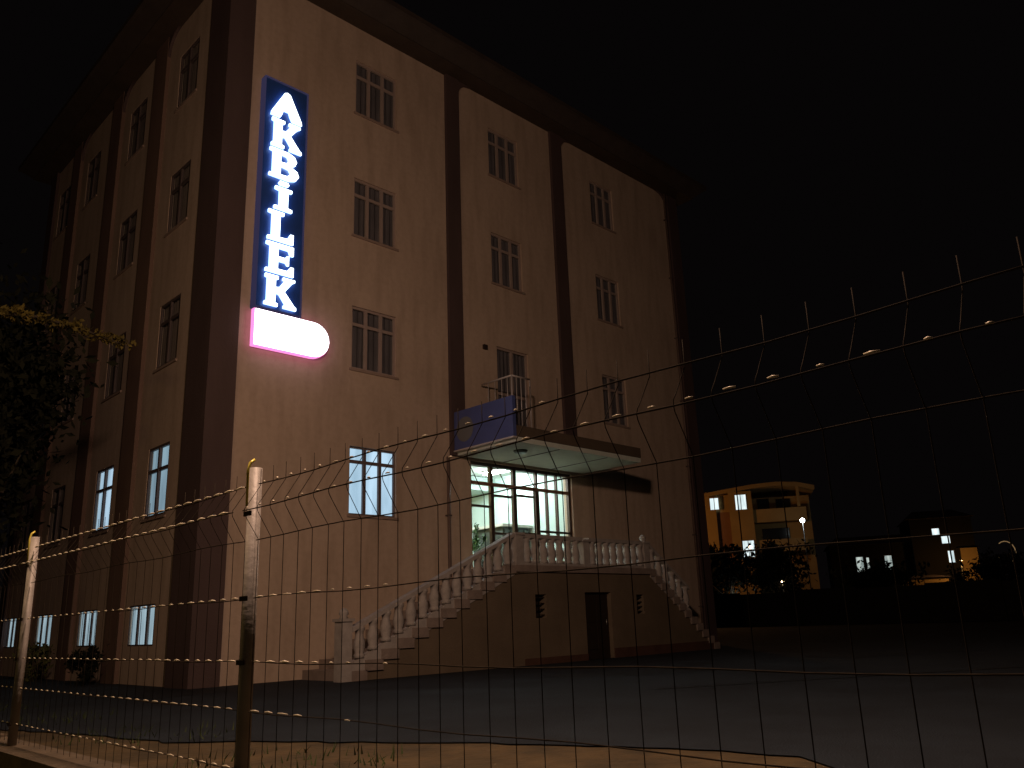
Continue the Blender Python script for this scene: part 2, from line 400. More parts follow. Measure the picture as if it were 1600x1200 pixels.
# entrance hall behind the glazing
HX0, HX1, HY, HZ0, HZ1 = 5.75, 9.62, 5.2, 2.16, 5.02
M_HW = mat("hall_wall_paint", (.50, .41, .20), .8, var=.08, scale=2)
M_HWG = mat("hall_green_wall", (.50, .62, .58), .8, var=.08, scale=2)
M_HC = mat("hall_ceiling_paint", (.78, .86, .82), .8)
M_HF = mat("hall_floor_tiles", (.45, .42, .36), .3, var=.2, scale=4)
h = MB(); h.quad((HX0, HY, HZ0), (HX1, HY, HZ0), (HX1, HY, HZ1), (HX0, HY, HZ1)); h.quad((HX0, .32, HZ0), (HX0, HY, HZ0), (HX0, HY, HZ1), (HX0, .32, HZ1)); part("hall_wall", h, M_HW, bld)
h = MB(); h.quad((HX1, .32, HZ0), (HX1, HY, HZ0), (HX1, HY, HZ1), (HX1, .32, HZ1)); part("hall_wall", h, M_HWG, bld)
h = MB(); h.quad((HX0, .02, HZ0), (HX1, .02, HZ0), (HX1, HY, HZ0), (HX0, HY, HZ0)); part("hall_floor", h, M_HF, bld)
h = MB(); h.quad((HX0, .3, HZ1), (HX1, .3, HZ1), (HX1, HY, HZ1), (HX0, HY, HZ1)); h.quad((HX0, .31, 4.6), (HX1, .31, 4.6), (HX1, .31, HZ1), (HX0, .31, HZ1)); part("hall_ceiling", h, M_HC, bld)
h = MB(); h.box(8.3, 9.6, 3.1, 5.18, 4.62, 5.0); part("hall_beam", h, M_HWG, bld)
M_TUBE = emit("fluorescent_tube_glow", (.90, 1.0, .98), 140)
M_FIX = mat("fixture_body", (.7, .7, .7), .5)
for fx, fy in [(6.9, 1.3), (6.9, 3.6), (8.7, 1.9)]:
    f = empty("ceiling_light", (fx, fy, HZ1-.09), "fluorescent ceiling light in the entrance hall" , "ceiling light", "fluorescent lights in the entrance hall")
    q = MB(); q.box(fx-.14, fx+.14, fy-.62, fy+.62, HZ1-.04, HZ1-.003); part("fixture_body", q, M_FIX, f)
    for dx in (-.07, .07):
        q = MB(); q.tube([(fx+dx, fy-.58, HZ1-.075), (fx+dx, fy+.58, HZ1-.075)], .03, 6); part("tube", q, M_TUBE, f)
for lb, o_ in zip(["fluorescent ceiling light just behind the left of the entrance glazing", "fluorescent ceiling light at the back left of the entrance hall", "fluorescent ceiling light on the right of the entrance hall"],
                 [x for x in bpy.data.objects if x.name.startswith("ceiling_light")]): o_["label"] = lb
# inner door, in the left back of the hall
M_WOOD = mat("door_wood", (.16, .09, .05), .5, var=.4, scale=5, streak=.2)
d = empty("inner_door", (6.55, HY-.02, HZ0), "double glazed wooden door in the hall's back wall", "door")
q = MB(); q.box(6.5, 6.6, HY-.12, HY-.01, HZ0, 4.5); q.box(8.1, 8.2, HY-.12, HY-.01, HZ0, 4.5); q.box(6.6, 8.1, HY-.12, HY-.01, 4.4, 4.5); part("door_frame", q, M_WOOD, d)
for a in (6.62, 7.36):
    q = MB(); q.box(a, a+.1, HY-.1, HY-.03, HZ0, 4.38); q.box(a+.62, a+.72, HY-.1, HY-.03, HZ0, 4.38); q.box(a+.1, a+.62, HY-.1, HY-.03, 4.28, 4.38); q.box(a+.1, a+.62, HY-.1, HY-.03, 3.1, 3.2); q.box(a+.1, a+.62, HY-.1, HY-.03, HZ0, 2.35)
    lf = part("door_leaf", q, M_WOOD, d)
    g = MB(); g.quad((a+.1, HY-.06, 2.35), (a+.62, HY-.06, 2.35), (a+.62, HY-.06, 4.28), (a+.1, HY-.06, 4.28)); part("pane", g, M_GLASS, lf)
# reception booth
M_BOOTH = mat("booth_dark_panel", (.05, .06, .055), .5, var=.3, scale=3); M_TOP = mat("counter_top", (.62, .62, .56), .4)
d = empty("reception_counter", (9.0, 2.0, HZ0), "dark panelled reception counter with pale top inside the entrance", "counter")
q = MB(); q.box(8.55, 9.55, 1.7, 2.9, HZ0, 3.42); part("counter_body", q, M_BOOTH, d)
q = MB(); q.box(8.45, 9.6, 1.6, 3.0, 3.425, 3.49); part("counter_top", q, M_TOP, d)
for i in range(4):
    q = MB(); q.box(8.6+i*.24, 8.79+i*.24, 1.675, 1.698, HZ0+.1, 3.35); part("panel", q, mat("booth_panel_face", (.09, .11, .10), .4) if i == 0 else bpy.data.materials["booth_panel_face"], d)
# potted plant behind the middle pane
def leaves(mb, c, rad, n, size, seed, gap=.35):
    r_ = random.Random(seed)
    clumps = []
    for _ in range(max(6, n//60)):
        while True:
            q = Vector((r_.uniform(-1, 1), r_.uniform(-1, 1), r_.uniform(-1, 1)))
            if q.length < 1: break
        clumps.append((q*(.55+.4*r_.random()), r_.uniform(.16, .36)))
    for _ in range(n):
        cc, cr = clumps[r_.randrange(len(clumps))]
        q = cc + Vector((r_.gauss(0, 1), r_.gauss(0, 1), r_.gauss(0, 1)))*cr*.55
        pos = Vector((c[0]+q.x*rad[0], c[1]+q.y*rad[1], c[2]+q.z*rad[2]))
        a = Vector((r_.gauss(0, 1), r_.gauss(0, 1), r_.gauss(0, .6))).normalized(); b_ = a.orthogonal().normalized()
        b_.rotate(Matrix.Rotation(r_.uniform(0, 6.28), 3, a)); s_ = size*r_.uniform(.6, 1.4)
        mb.add([pos-b_*s_, pos+a*s_*.45, pos+b_*s_, pos-a*s_*.45+Vector((0, 0, -.1*s_))], [(0, 1, 2, 3)])
    return mb
d = empty("potted_plant", (7.6, 1.6, HZ0), "slim dark potted plant standing behind the entrance glass", "plant")
q = MB(); q.lathe([(.10, HZ0), (.15, HZ0+.3), (.16, HZ0+.32)], 7.6, 1.6, 10); part("pot", q, M_BOOTH, d)
q = MB(); q.tube([(7.6, 1.6, HZ0+.3), (7.61, 1.6, HZ0+.8)], .012); leaves(q, (7.6, 1.6, HZ0+.85), (.24, .2, .42), 170, .06, 3); part("foliage", q, mat("house_plant_leaves", (.03, .07, .02), .5), d)

# entrance glazing: posts, transoms, doors
M_AL = mat("entrance_frame_brown", (.075, .05, .04), .4, .3, var=.2, scale=6)
M_ALW = mat("entrance_lintel_wood", (.24, .125, .08), .5, var=.3, scale=5)
gz = MB(); y0, y1 = .06, .14
gz.box(5.93, 6.0, y0, y1, 2.2, 4.66); gz.box(9.38, 9.47, y0, y1, 2.2, 4.66); gz.box(6.0, 9.38, y0, y1, 4.58, 4.66)
for u, t0 in [(6.64, .045), (7.42, .05), (8.2, .03), (8.58, .02), (8.95, .02)]: gz.box(u-t0, u+t0, y0-.005, y1, 4.2, 4.58)
glz = part("entrance_glazing", gz, M_AL, bld)
q = MB(); q.box(6.0, 9.38, y0-.01, y1, 4.12, 4.197); part("transom", q, M_ALW, glz)
q = MB()
for u, t0 in [(6.66, .05), (7.42, .055), (8.2, .065), (8.58, .02), (8.95, .02)]: q.box(u-t0, u+t0, y0-.008, y1, 2.2, 4.117)
for a, c, z in [(6.0, 6.585, 3.62), (6.735, 7.34, 3.9), (7.5, 8.11, 3.96), (8.29, 8.56, 3.12), (8.6, 8.93, 3.12), (8.97, 9.38, 3.12), (7.5, 8.11, 3.04), (6.735, 7.34, 3.0)]: q.box(a, c, y0, y1-.01, z-.025, z+.025)
part("door_frame", q, M_AL, glz)
for a, c in [(6.0, 6.6), (6.7, 7.37), (7.47, 8.17), (8.23, 8.56), (8.6, 8.93), (8.97, 9.38)]:
    for e, g_ in [(2.2, 4.12), (4.2, 4.58)]:
        q = MB(); q.quad((a, .1, e), (c, .1, e), (c, .1, g_), (a, .1, g_)); part("pane", q, M_GLASS, glz)

# canopy over the entrance (part of the building), with its board
M_CANU = mat("canopy_underside_paint", (.58, .62, .55), .7, var=.15, scale=3)
CX0, CX1, CYF = 5.46, 9.85, -2.0
c_ = MB(); c_.box(CX0, CX1, CYF, -.1, 4.70, 4.81); canopy = part("canopy_slab", c_, M_CANU, bld)
c_ = MB(); c_.box(CX0, CX1, CYF-.02, CYF+.12, 4.815, 5.06); c_.box(CX1-.14, CX1, CYF+.12, -.1, 4.815, 5.06); c_.box(CX0, CX0+.14, CYF+.12, -.1, 4.815, 5.06); part("canopy_parapet", c_, mat("parapet_plaster", (.11, .08, .055), .88, var=.3, scale=1.5, bump=.3), bld)
for x in (6.9, 8.6):
    q = MB(); q.box(x-.015, x+.015, CYF+.05, -.12, 4.688, 4.699); part("panel_joint", q, M_FRAMED, bld)
q = MB(); q.lathe([(.13, 4.64), (.16, 4.67), (.16, 4.699)], 6.25, -1.35, 12); part("canopy_lamp", q, mat("lamp_off_cover", (.10, .12, .11), .4), bld)
# balcony rail
rl = MB(); M_RAIL = mat("rail_white_metal", (.55, .5, .47), .4, .3)
for pts in [[(6.25, -.12, 6.52), (6.25, -1.15, 6.52)], [(6.25, -1.15, 6.52), (6.85, -1.15, 6.52)], [(6.85, -1.15, 5.3), (6.85, -1.15, 6.52)], [(6.25, -1.15, 5.3), (6.25, -1.15, 6.52)]]: rl.tube(pts, .022, 6)
br = part("balcony_railing", rl, M_RAIL, bld)
for y in (-.35, -.58, -.81, -1.0):
    q = MB(); q.tube([(6.25, y, 5.3), (6.25, y, 6.5)], .011, 5); part("baluster", q, M_RAIL, br)
for x in (6.4, 6.55, 6.7):
    q = MB(); q.tube([(x, -1.15, 5.3), (x, -1.15, 6.5)], .011, 5); part("baluster", q, M_RAIL, br)

# ------------------------------------------------------------------ outside staircase with balustrade
YS = -1.6
st = empty("entrance_staircase", (5.8, YS, ZG), "raised concrete entrance stairs with two flights and a balustrade", "staircase")
LZ = 2.13
SX0, SX1 = 1.62, 5.75; EX0, EX1 = 10.35, 13.2
NST = 12; rise = (LZ-ZG)/NST; runL = (SX1-SX0)/NST; runR = (EX1-EX0)/NST
door = (7.9, 8.82, ZG, 1.56); vent1 = (6.28, 6.62, 1.03, 1.52); vent2 = (9.8, 10.08, 1.05, 1.5)
PS = lambda u, z, d: (u, YS+d, z)
q = MB(); grid_wall(q, SX1, EX0, ZG-.05, LZ-.14, [door, vent1, vent2], PS, .25)
for i in range(NST):                        # stepped side walls under both flights
    z1 = ZG + rise*(i+1)-.02
    q.quad(PS(SX0+i*runL, ZG-.05, 0), PS(SX0+(i+1)*runL, ZG-.05, 0), PS(SX0+(i+1)*runL, z1, 0), PS(SX0+i*runL, z1, 0))
    q.quad(PS(EX1-(i+1)*runR, ZG-.05, 0), PS(EX1-i*runR, ZG-.05, 0), PS(EX1-i*runR, z1, 0), PS(EX1-(i+1)*runR, z1, 0))
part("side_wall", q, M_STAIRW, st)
q = MB(); q.box(SX1-.05, EX0+.05, YS-.05, -.1, LZ-.14, LZ); part("landing", q, M_CONC, st)
for i in range(NST):
    z1 = ZG+rise*(i+1)
    q = MB(); q.box(SX0+i*runL-.03, SX0+(i+1)*runL+(.0 if i < NST-1 else -.055), YS-.045, -.12, z1-rise-.015, z1-.001*i-.002); part("step", q, M_CONC, st)
    q = MB(); q.box(EX1-(i+1)*runR+(.0 if i < NST-1 else .055), EX1-i*runR+.03, YS-.045, -.12, z1-rise-.015, z1-.001*i-.002); part("step", q, M_CONC, st)
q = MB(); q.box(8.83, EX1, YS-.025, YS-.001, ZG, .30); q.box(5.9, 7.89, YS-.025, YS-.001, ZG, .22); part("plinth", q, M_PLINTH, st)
M_DK = mat("basement_door_paint", (.028, .018, .012), .6, var=.3, scale=5)
q = MB(); q.box(7.92, 8.80, YS+.1, YS+.15, ZG, 1.54); dr = part("basement_door", q, M_DK, st)
q = MB(); q.box(7.99, 8.33, YS+.085, YS+.098, .3, .8); q.box(8.39, 8.73, YS+.085, YS+.098, .3, .8); q.box(7.99, 8.33, YS+.085, YS+.098, .9, 1.42); q.box(8.39, 8.73, YS+.085, YS+.098, .9, 1.42); part("panel", q, M_DK, dr)
q = MB(); q.tube([(8.70, YS+.07, .82), (8.70, YS+.07, .95)], .012, 6); part("handle", q, mat("door_handle_metal", (.5, .5, .48), .35, .9), dr)
for a, c, e, g_ in (vent1, vent2):
    q = MB(); q.quad((a, YS+.2, e), (c, YS+.2, e), (c, YS+.2, g_), (a, YS+.2, g_)); vt = part("vent", q, M_DK, st)
    for i in range(4):
        z = e+.06+i*(g_-e-.1)/3.2; s_ = MB(); s_.box(a, c, YS+.06, YS+.12, z-.012, z+.012); part("louvre", s_, M_DK, vt)
YR = YS+.06
BPROF = [(.10, 0), (.10, .05), (.078, .08), (.108, .19), (.104, .26), (.072, .38), (.078, .44), (.10, .48), (.10, .53)]
def baluster(x, z):
    if 'bal' not in protos:
        q = MB(); q.lathe(BPROF, 0, 0, 8); protos['bal'] = q.mesh("baluster", M_BAL)
    return link("baluster", protos['bal'], st, (x-5.8, YR-YS, z-ZG), rnd.uniform(-.2, .2))
def newel(x, z0, z1, wd=.2, ball=False):
    q = MB(); q.box(x-wd/2, x+wd/2, YR-wd/2, YR+wd/2, z0, z1); q.box(x-wd/2-.03, x+wd/2+.03, YR-wd/2-.03, YR+wd/2+.03, z1, z1+.05)
    n_ = part("newel_post", q, M_BAL, st)
    if ball:
        q = MB(); q.lathe([(.09, z1+.05), (.06, z1+.09), (.09, z1+.13), (.075, z1+.19), (.02, z1+.23)], x, YR, 10); part("finial", q, M_BAL, n_)
def rail(x0, z0, x1, z1):
    q = MB(); q.prism_y([(x0, z0), (x1, z1), (x1, z1+.08), (x0, z0+.08)], YR-.09, YR+.09); part("handrail", q, M_BAL, st)
def brail(x0, z0, x1, z1, h_=.09):
    q = MB(); q.prism_y([(x0, z0), (x1, z1), (x1, z1+h_), (x0, z0+h_)], YR-.075, YR+.075); part("base_rail", q, M_BAL, st)
newel(1.53, ZG, 1.08, .22, True); newel(5.82, LZ, 2.76, .22); newel(EX0-.05, LZ, 2.74, .2, True); newel(8.0, LZ, 2.70, .2)
sl = (LZ-ZG-rise)/(SX1-SX0)
def zl(x): return ZG+rise+(x-SX0)*sl
brail(1.66, zl(1.66)-rise, 5.71, zl(5.71)-rise, .10+rise); rail(1.66, zl(1.66)+.62, 5.71, zl(5.71)+.62)
n = 14
for i in range(n):
    x = 1.86+i*(5.55-1.86)/(n-1); baluster(x, zl(x)+.095)
for x in (2.95, 4.3):
    pass
brail(5.935, LZ+.001, 7.895, LZ+.001, .06); brail(8.105, LZ+.001, EX0-.16, LZ+.001, .06)
rail(5.935, LZ+.585, 7.895, LZ+.585); rail(8.105, LZ+.585, EX0-.16, LZ+.585)
for i in range(7): baluster(6.12+i*.265, LZ+.058)
for i in range(8): baluster(8.28+i*.262, LZ+.058)
def zr(x): return ZG+rise+(EX1-x)*(LZ-ZG-rise)/(EX1-EX0)
RXE = 12.05
brail(EX0+.06, zr(EX0+.06)-rise, RXE, zr(RXE)-rise, .1+rise); rail(EX0+.06, zr(EX0+.06)+.60, RXE, zr(RXE)+.60)
for i in range(6):
    x = EX0+.22+i*.275; baluster(x, zr(x)+.085)


# ------------------------------------------------------------------ signs
M_BOARD = mat("sign_blue_board", (.03, .08, .28), .35, var=.2, scale=3, spec=.5)
M_SIGNEDGE = emit("sign_edge_glow", (.30, .26, .60), .10)  # edge glow added so the sign spills purple light onto the wall
M_BACK = mat("sign_back_plate", (.03, .035, .07), .4, .4)
M_LET = emit("letter_glow", (.78, .92, 1.0), 4.2)
M_LETS = emit("letter_side_glow", (.36, .58, 1.0), 3.0)
SXa, SXb, SZa, SZb = .29, 1.26, 7.08, 12.22
sg = empty("vertical_sign", (SXa, -.02, SZa), "tall blue vertical sign with glowing white letters reading AKBİLEK", "sign")
q = MB(); q.box(SXa, SXb, -.16, -.003, SZa, SZb); part("sign_board", q, M_BOARD, sg)
q = MB(); q.box(SXa-.025, SXa-.002, -.19, -.003, SZa, SZb); q.box(SXb+.002, SXb+.025, -.19, -.003, SZa, SZb); q.box(SXa-.025, SXb+.025, -.19, -.003, SZb+.002, SZb+.025); q.box(SXa-.025, SXb+.025, -.19, -.003, SZa-.025, SZa-.002); part("sign_edge", q, M_SIGNEDGE, sg)
LET = {
 'A': [[(.0,.0),(.30,.0),(.34,.10),(.58,.92),(.50,1.0),(.42,.96),(.02,.14)], [(.70,.0),(1.02,.0),(1.0,.12),(.60,.96),(.50,1.0),(.40,.86),(.62,.16)], [(.22,.30),(.72,.30),(.68,.46),(.30,.46)]],
 'K': [[(.05,0),(.46,0),(.46,.10),(.38,.12),(.38,.88),(.46,.9),(.46,1),(.05,1),(.05,.9),(.12,.88),(.12,.12),(.05,.10)], [(.36,.42),(.66,.90),(.60,.92),(.60,1),(.98,1),(.98,.92),(.90,.88),(.58,.42)], [(.36,.62),(.70,.12),(.64,.09),(.64,0),(1.04,0),(1.04,.09),(.98,.13),(.56,.66)]],
 'B': [[(.02,0),(.42,0),(.38,.12),(.38,.88),(.42,1),(.02,1),(.02,.9),(.12,.88),(.12,.12),(.02,.10)], [(.36,.86),(.36,1),(.62,1),(.82,.92),(.90,.76),(.84,.60),(.66,.50),(.36,.46),(.36,.58),(.56,.60),(.64,.72),(.58,.84)], [(.36,0),(.36,.13),(.60,.15),(.72,.28),(.64,.40),(.36,.44),(.36,.54),(.72,.52),(.92,.42),(.98,.26),(.88,.08),(.66,0)]],
 'I': [[(.22,0),(.80,0),(.80,.10),(.66,.12),(.66,.66),(.78,.68),(.78,.78),(.24,.78),(.24,.68),(.38,.66),(.38,.12),(.22,.10)], [(.38,.86),(.64,.86),(.68,.93),(.64,1.0),(.38,1.0),(.34,.93)]],
 'L': [[(.06,0),(.88,0),(.88,.34),(.78,.34),(.70,.16),(.44,.14),(.44,.88),(.56,.9),(.56,1),(.06,1),(.06,.9),(.18,.88),(.18,.12),(.06,.10)]],
 'E': [[(.04,0),(.46,0),(.42,.12),(.42,.88),(.46,1),(.04,1),(.04,.9),(.16,.88),(.16,.12),(.04,.10)], [(.40,0),(.92,0),(.92,.32),(.82,.32),(.72,.16),(.40,.15)], [(.40,.42),(.66,.42),(.72,.34),(.76,.34),(.76,.66),(.70,.66),(.64,.57),(.40,.57)], [(.40,.85),(.74,.85),(.80,.70),(.90,.70),(.90,1),(.40,1)]],
}
n = 7; pitch = (SZb-.17-(SZa+.05))/n; lh_ = pitch*.92
for i, ch in enumerate("AKBILEK"):
    ww = .70; x0 = SXa+.5*(SXb-SXa)-ww/2 - .02; z0 = SZb-.17-(i+1)*pitch+.01
    mb_ = MB()
    for k, poly in enumerate(LET[ch]):
        yy = -.235-.0015*k
        mb_.prism_y([(x0+a*ww, z0+c*lh_) for a, c in poly], yy, -.185-.001*k)
    me = mb_.mesh("letter", [M_LET, M_LETS], WLOC[sg.name])
    for pl in me.polygons:
        if pl.normal.y > -.5: pl.material_index = 1
    # ngon winding may differ: face the street with the bright material
    for pl in me.polygons:
        if abs(pl.normal.y) > .5 and pl.center.y < -.2: pl.material_index = 0
    link("letter", me, sg)
# lit box below, rounded at its right end
BX0, BX1, BZ0, BZ1 = .27, 1.95, 6.27, 7.03
def dshape(g=0.):
    rr = (BZ1-BZ0)/2-g; pts = [(BX0+g, BZ0+g), ]
    cx_, cz_ = BX1-g-rr, (BZ0+BZ1)/2
    for i in range(13):
        a = -math.pi/2+math.pi*i/12; pts.append((cx_+rr*math.cos(a), cz_+rr*math.sin(a)))
    pts.append((BX0+g, BZ1-g)); return pts
ls = empty("light_box_sign", (BX0, -.03, BZ0), "glowing white light box with rounded right end under the blue sign", "sign")
q = MB(); q.prism_y(dshape(), -.17, -.06); part("sign_casing", q, emit("red_casing_glow", (.85, .22, .55), 1.6), ls)
q = MB(); q.prism_y(dshape(.05), -.058, -.004); part("back_plate", q, M_BACK, ls)
q = MB(); q.prism_y(dshape(.02), -.21, -.172); part("lit_face", q, emit("light_box_face", (1.0, .92, 1.0), 5.0), ls)
# blue board on the left side of the canopy
M_BLUE = mat("blue_board_paint", (.075, .10, .27), .3, var=.25, scale=1.6, spec=.5)
bs = empty("blue_signboard", (5.4, -1.0, 4.8), "plain blue board on the side of the entrance canopy", "sign")
q = MB(); q.box(5.36, 5.455, -2.04, -.11, 4.80, 5.70); part("board", q, M_BLUE, bs)
q = MB(); q.box(5.34, 5.456, -2.06, -.10, 4.765, 4.797); part("bottom_trim", q, M_RAIL, bs)
q = MB(); k = 24; cyy, czz = -.48, 5.24
q.add([(5.357, cyy, czz)]+[(5.357, cyy+.29*math.cos(2*math.pi*i/k), czz+.29*math.sin(2*math.pi*i/k)) for i in range(k)], [(0, i+1, (i+1) % k+1) for i in range(k)]); part("emblem", q, mat("emblem_grey", (.14, .14, .14), .6), bs)

# ------------------------------------------------------------------ fence
FX = -5.28
fen = empty("mesh_fence", (FX, -11.33, .4), "welded wire fence with folded spiked top and square posts", "fence")
wall = empty("fence_base_wall", (FX, -10, -.55), "low rough concrete wall carrying the wire fence", "wall")
q = MB(); ys = -15.5; 
while ys < 8:
    L_ = 1.9; q_ = MB(); q_.box(FX-.12+rnd.uniform(-.008, .008), FX+.12, ys, ys+L_-.012, -.55, .385+rnd.uniform(-.008, .008)); part("wall_segment", q_, M_KERB, wall); ys += L_
M_BASE = None
def vprofile(y, jit):
    return [(FX, y, .40), (FX+jit*.3, y, .87), (FX, y, 1.32), (FX-.048+jit, y, 1.395), (FX-.058+jit, y, 1.412), (FX-.061+jit, y, 1.425), (FX-.057, y, 1.438), (FX-.046, y, 1.453), (FX, y, 1.525), (FX, y, 1.59)]
y = -14.13
while y < -4.4:
    nearpost = any(abs(y-py) < .04 for py in (-14.18, -11.33, -8.48, -5.63))
    if not nearpost:
        q = MB(); q.tube(vprofile(y+rnd.uniform(-.003, .003), rnd.uniform(-.003, .003)), .0013, 5); part("vertical_wire", q, M_GALV, fen)
    y += .0985
for a, c in [(-14.14, -11.37), (-11.29, -8.52), (-8.44, -5.67)]:
    for z, dx, r_ in [(.50, -.005, .0019), (.70, -.005, .0019), (.87, -.005, .0019), (1.10, -.005, .0019), (1.32, -.005, .0021), (1.425, -.066, .0024), (1.53, -.005, .0024)]:
        pts = [(FX+dx, a+(c-a)*i/14, z+.004*math.sin(i*1.3+z*9)) for i in range(15)]
        q = MB(); q.tube(pts, r_, 5); part("horizontal_wire", q, M_GALV, fen)
q = MB(); yb_ = -14.08  # bright beads added along the wires as painted glints, fewer where the light fades
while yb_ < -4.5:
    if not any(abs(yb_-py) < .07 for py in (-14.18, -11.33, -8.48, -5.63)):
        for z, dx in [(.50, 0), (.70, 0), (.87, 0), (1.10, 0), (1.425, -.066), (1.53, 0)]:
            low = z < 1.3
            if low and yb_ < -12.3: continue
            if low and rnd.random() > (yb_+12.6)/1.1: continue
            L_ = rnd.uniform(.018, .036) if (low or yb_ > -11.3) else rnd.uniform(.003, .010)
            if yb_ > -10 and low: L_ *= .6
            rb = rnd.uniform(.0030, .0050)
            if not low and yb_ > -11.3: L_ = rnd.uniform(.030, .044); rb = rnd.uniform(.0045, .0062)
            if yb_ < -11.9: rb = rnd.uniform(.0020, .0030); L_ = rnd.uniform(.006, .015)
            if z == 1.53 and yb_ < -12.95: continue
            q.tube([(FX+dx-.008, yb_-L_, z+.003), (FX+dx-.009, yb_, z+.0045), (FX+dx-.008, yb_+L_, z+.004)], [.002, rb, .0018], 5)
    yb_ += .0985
tag(part("wire_glints", q, M_GLINT, fen), None, None, None, "stuff")
for py in (-14.18, -11.33, -8.48, -5.63):
    q = MB(); q.tube([(FX, py, .38), (FX, py, 1.60)], .026, 12); po = part("post", q, M_POST, fen)
    q = MB(); q.tube([(FX-.027, py+.005, 1.45), (FX-.029, py+.005, 1.59), (FX-.022, py+.005, 1.62), (FX-.004, py+.005, 1.635)], .006, 6); part("post_highlight", q, M_POSTY, po)  # thin yellow curve added as the lamplit highlight on the post top
    for z in (.5, .87, 1.10, 1.42):
        q = MB(); q.box(FX-.030, FX-.0225, py-.026, py+.026, z-.009, z+.009); part("clamp", q, M_GALV, po)

# ------------------------------------------------------------------ plants
def tree(name, x, y, zb, h, rad, n, size, seed, label, group=None, m=M_LEAF, cat="tree", zc=None, lean=0):
    t = empty(name, (x, y, zb), label, cat, group); r_ = random.Random(seed)
    q = MB(); top = zc or zb+h
    q.tube([(x, y, zb-.1), (x+.05, y+.03, zb+(top-zb)*.35), (x+.1+lean*.5, y, zb+(top-zb)*.7), (x+lean, y, top)], [.16*h/6, .12*h/6, .08*h/6, .03*h/6], 8)
    for i in range(7):
        a = r_.uniform(0, 6.28); l = r_.uniform(.5, .85); z0_ = zb+(top-zb)*r_.uniform(.35, .7)
        q.tube([(x+.05, y, z0_), (x+math.cos(a)*rad[0]*l*.5, y+math.sin(a)*rad[1]*l*.5, z0_+rad[2]*.35), (x+lean+math.cos(a)*rad[0]*l, y+math.sin(a)*rad[1]*l, z0_+rad[2]*.7)], [.06*h/6, .04*h/6, .012*h/6], 5)
    part("trunk", q, M_BARK, t)
    q = MB(); leaves(q, (x+lean, y, top), rad, n, size, seed+1); part("crown", q, m, t)
    return t
tree("leafy_tree", -3.55, 1.7, .07, 5, (1.5, 3.0, 2.25), 9000, .085, 11, "dark leafy tree at the left edge in front of the side wall", zc=4.75)
tr = bpy.data.objects["leafy_tree"]
bpts = [Vector(v_) for v_ in [(-3.55, 1.6, 4.9), (-4.3, .5, 5.6), (-3.93, -.14, 5.92), (-3.43, -.25, 5.93), (-2.89, -.39, 5.84), (-2.2, -.6, 5.62)]]
q = MB(); q.tube(bpts, [.06, .05, .04, .03, .02, .008], 6); brn = part("flare_branch", q, M_BARK, tr)  # branch added in the place of a lens flare streak
q = MB()
for i in range(1, 5):
    for k in range(4):
        c0 = bpts[i]+(bpts[i+1]-bpts[i])*(k+.5)/4; leaves(q, c0, (.26, .26, .20-.02*i), 120-12*i, .045, 900+i*5+k)
part("foliage", q, mat("flare_streak_leaves", (.17, .125, .028), .8, col2=(.08, .065, .02), spec=.1), brn)  # amber leaf colour carries the glow of the flare
tree("leafy_tree", -4.2, 8.5, .07, 6, (1.9, 3.0, 2.6), 6000, .10, 21, "dark tree behind, beyond the far corner of the side wall", zc=5.2)
for i, (x, y, s_, lb, m) in enumerate([(-.95, 6.9, .5, "small yellowish shrub between two basement windows", M_LEAFY), (-1.0, 3.5, .42, "low dark shrub against the side wall near the basement windows", M_LEAF)]):
    t = empty("shrub", (x, y, ZG), lb, "shrub", None)
    q = MB(); q.tube([(x, y, ZG-.02), (x, y+.02, ZG+s_)], .02, 6); part("stem", q, M_BARK, t)
    q = MB(); leaves(q, (x, y, ZG+s_*1.1), (s_*.8, s_*1.1, s_), 900, .05, 40+i); part("crown", q, m, t)
# grass tufts along the verge and the street side
q = MB()
for i in range(7000):
    if i < 2500: x, y_, zb_ = rnd.uniform(-5.1, -2.6), rnd.uniform(-13, 4), .07
    else: x, y_, zb_ = rnd.uniform(-7.6, -5.5), rnd.uniform(-12, 0), -.53
    if i < 2500 and (math.sin(x*3.1)+math.sin(y_*2.3+x)) < .4: continue
    hh_ = rnd.uniform(.03, .10) if i < 2500 else rnd.uniform(.08, .3); a = rnd.uniform(0, 6.28); dx, dy = math.cos(a)*.008, math.sin(a)*.008; lx, ly = rnd.uniform(-.05, .05), rnd.uniform(-.05, .05)
    q.add([(x-dx, y_-dy, zb_), (x+dx, y_+dy, zb_), (x+lx, y_+ly, zb_+hh_)], [(0, 1, 2)])
single("grass", q, M_GRASS, (0, 0, 0), "thin dry grass growing on the soil along the fence", "grass", None, 'stuff')

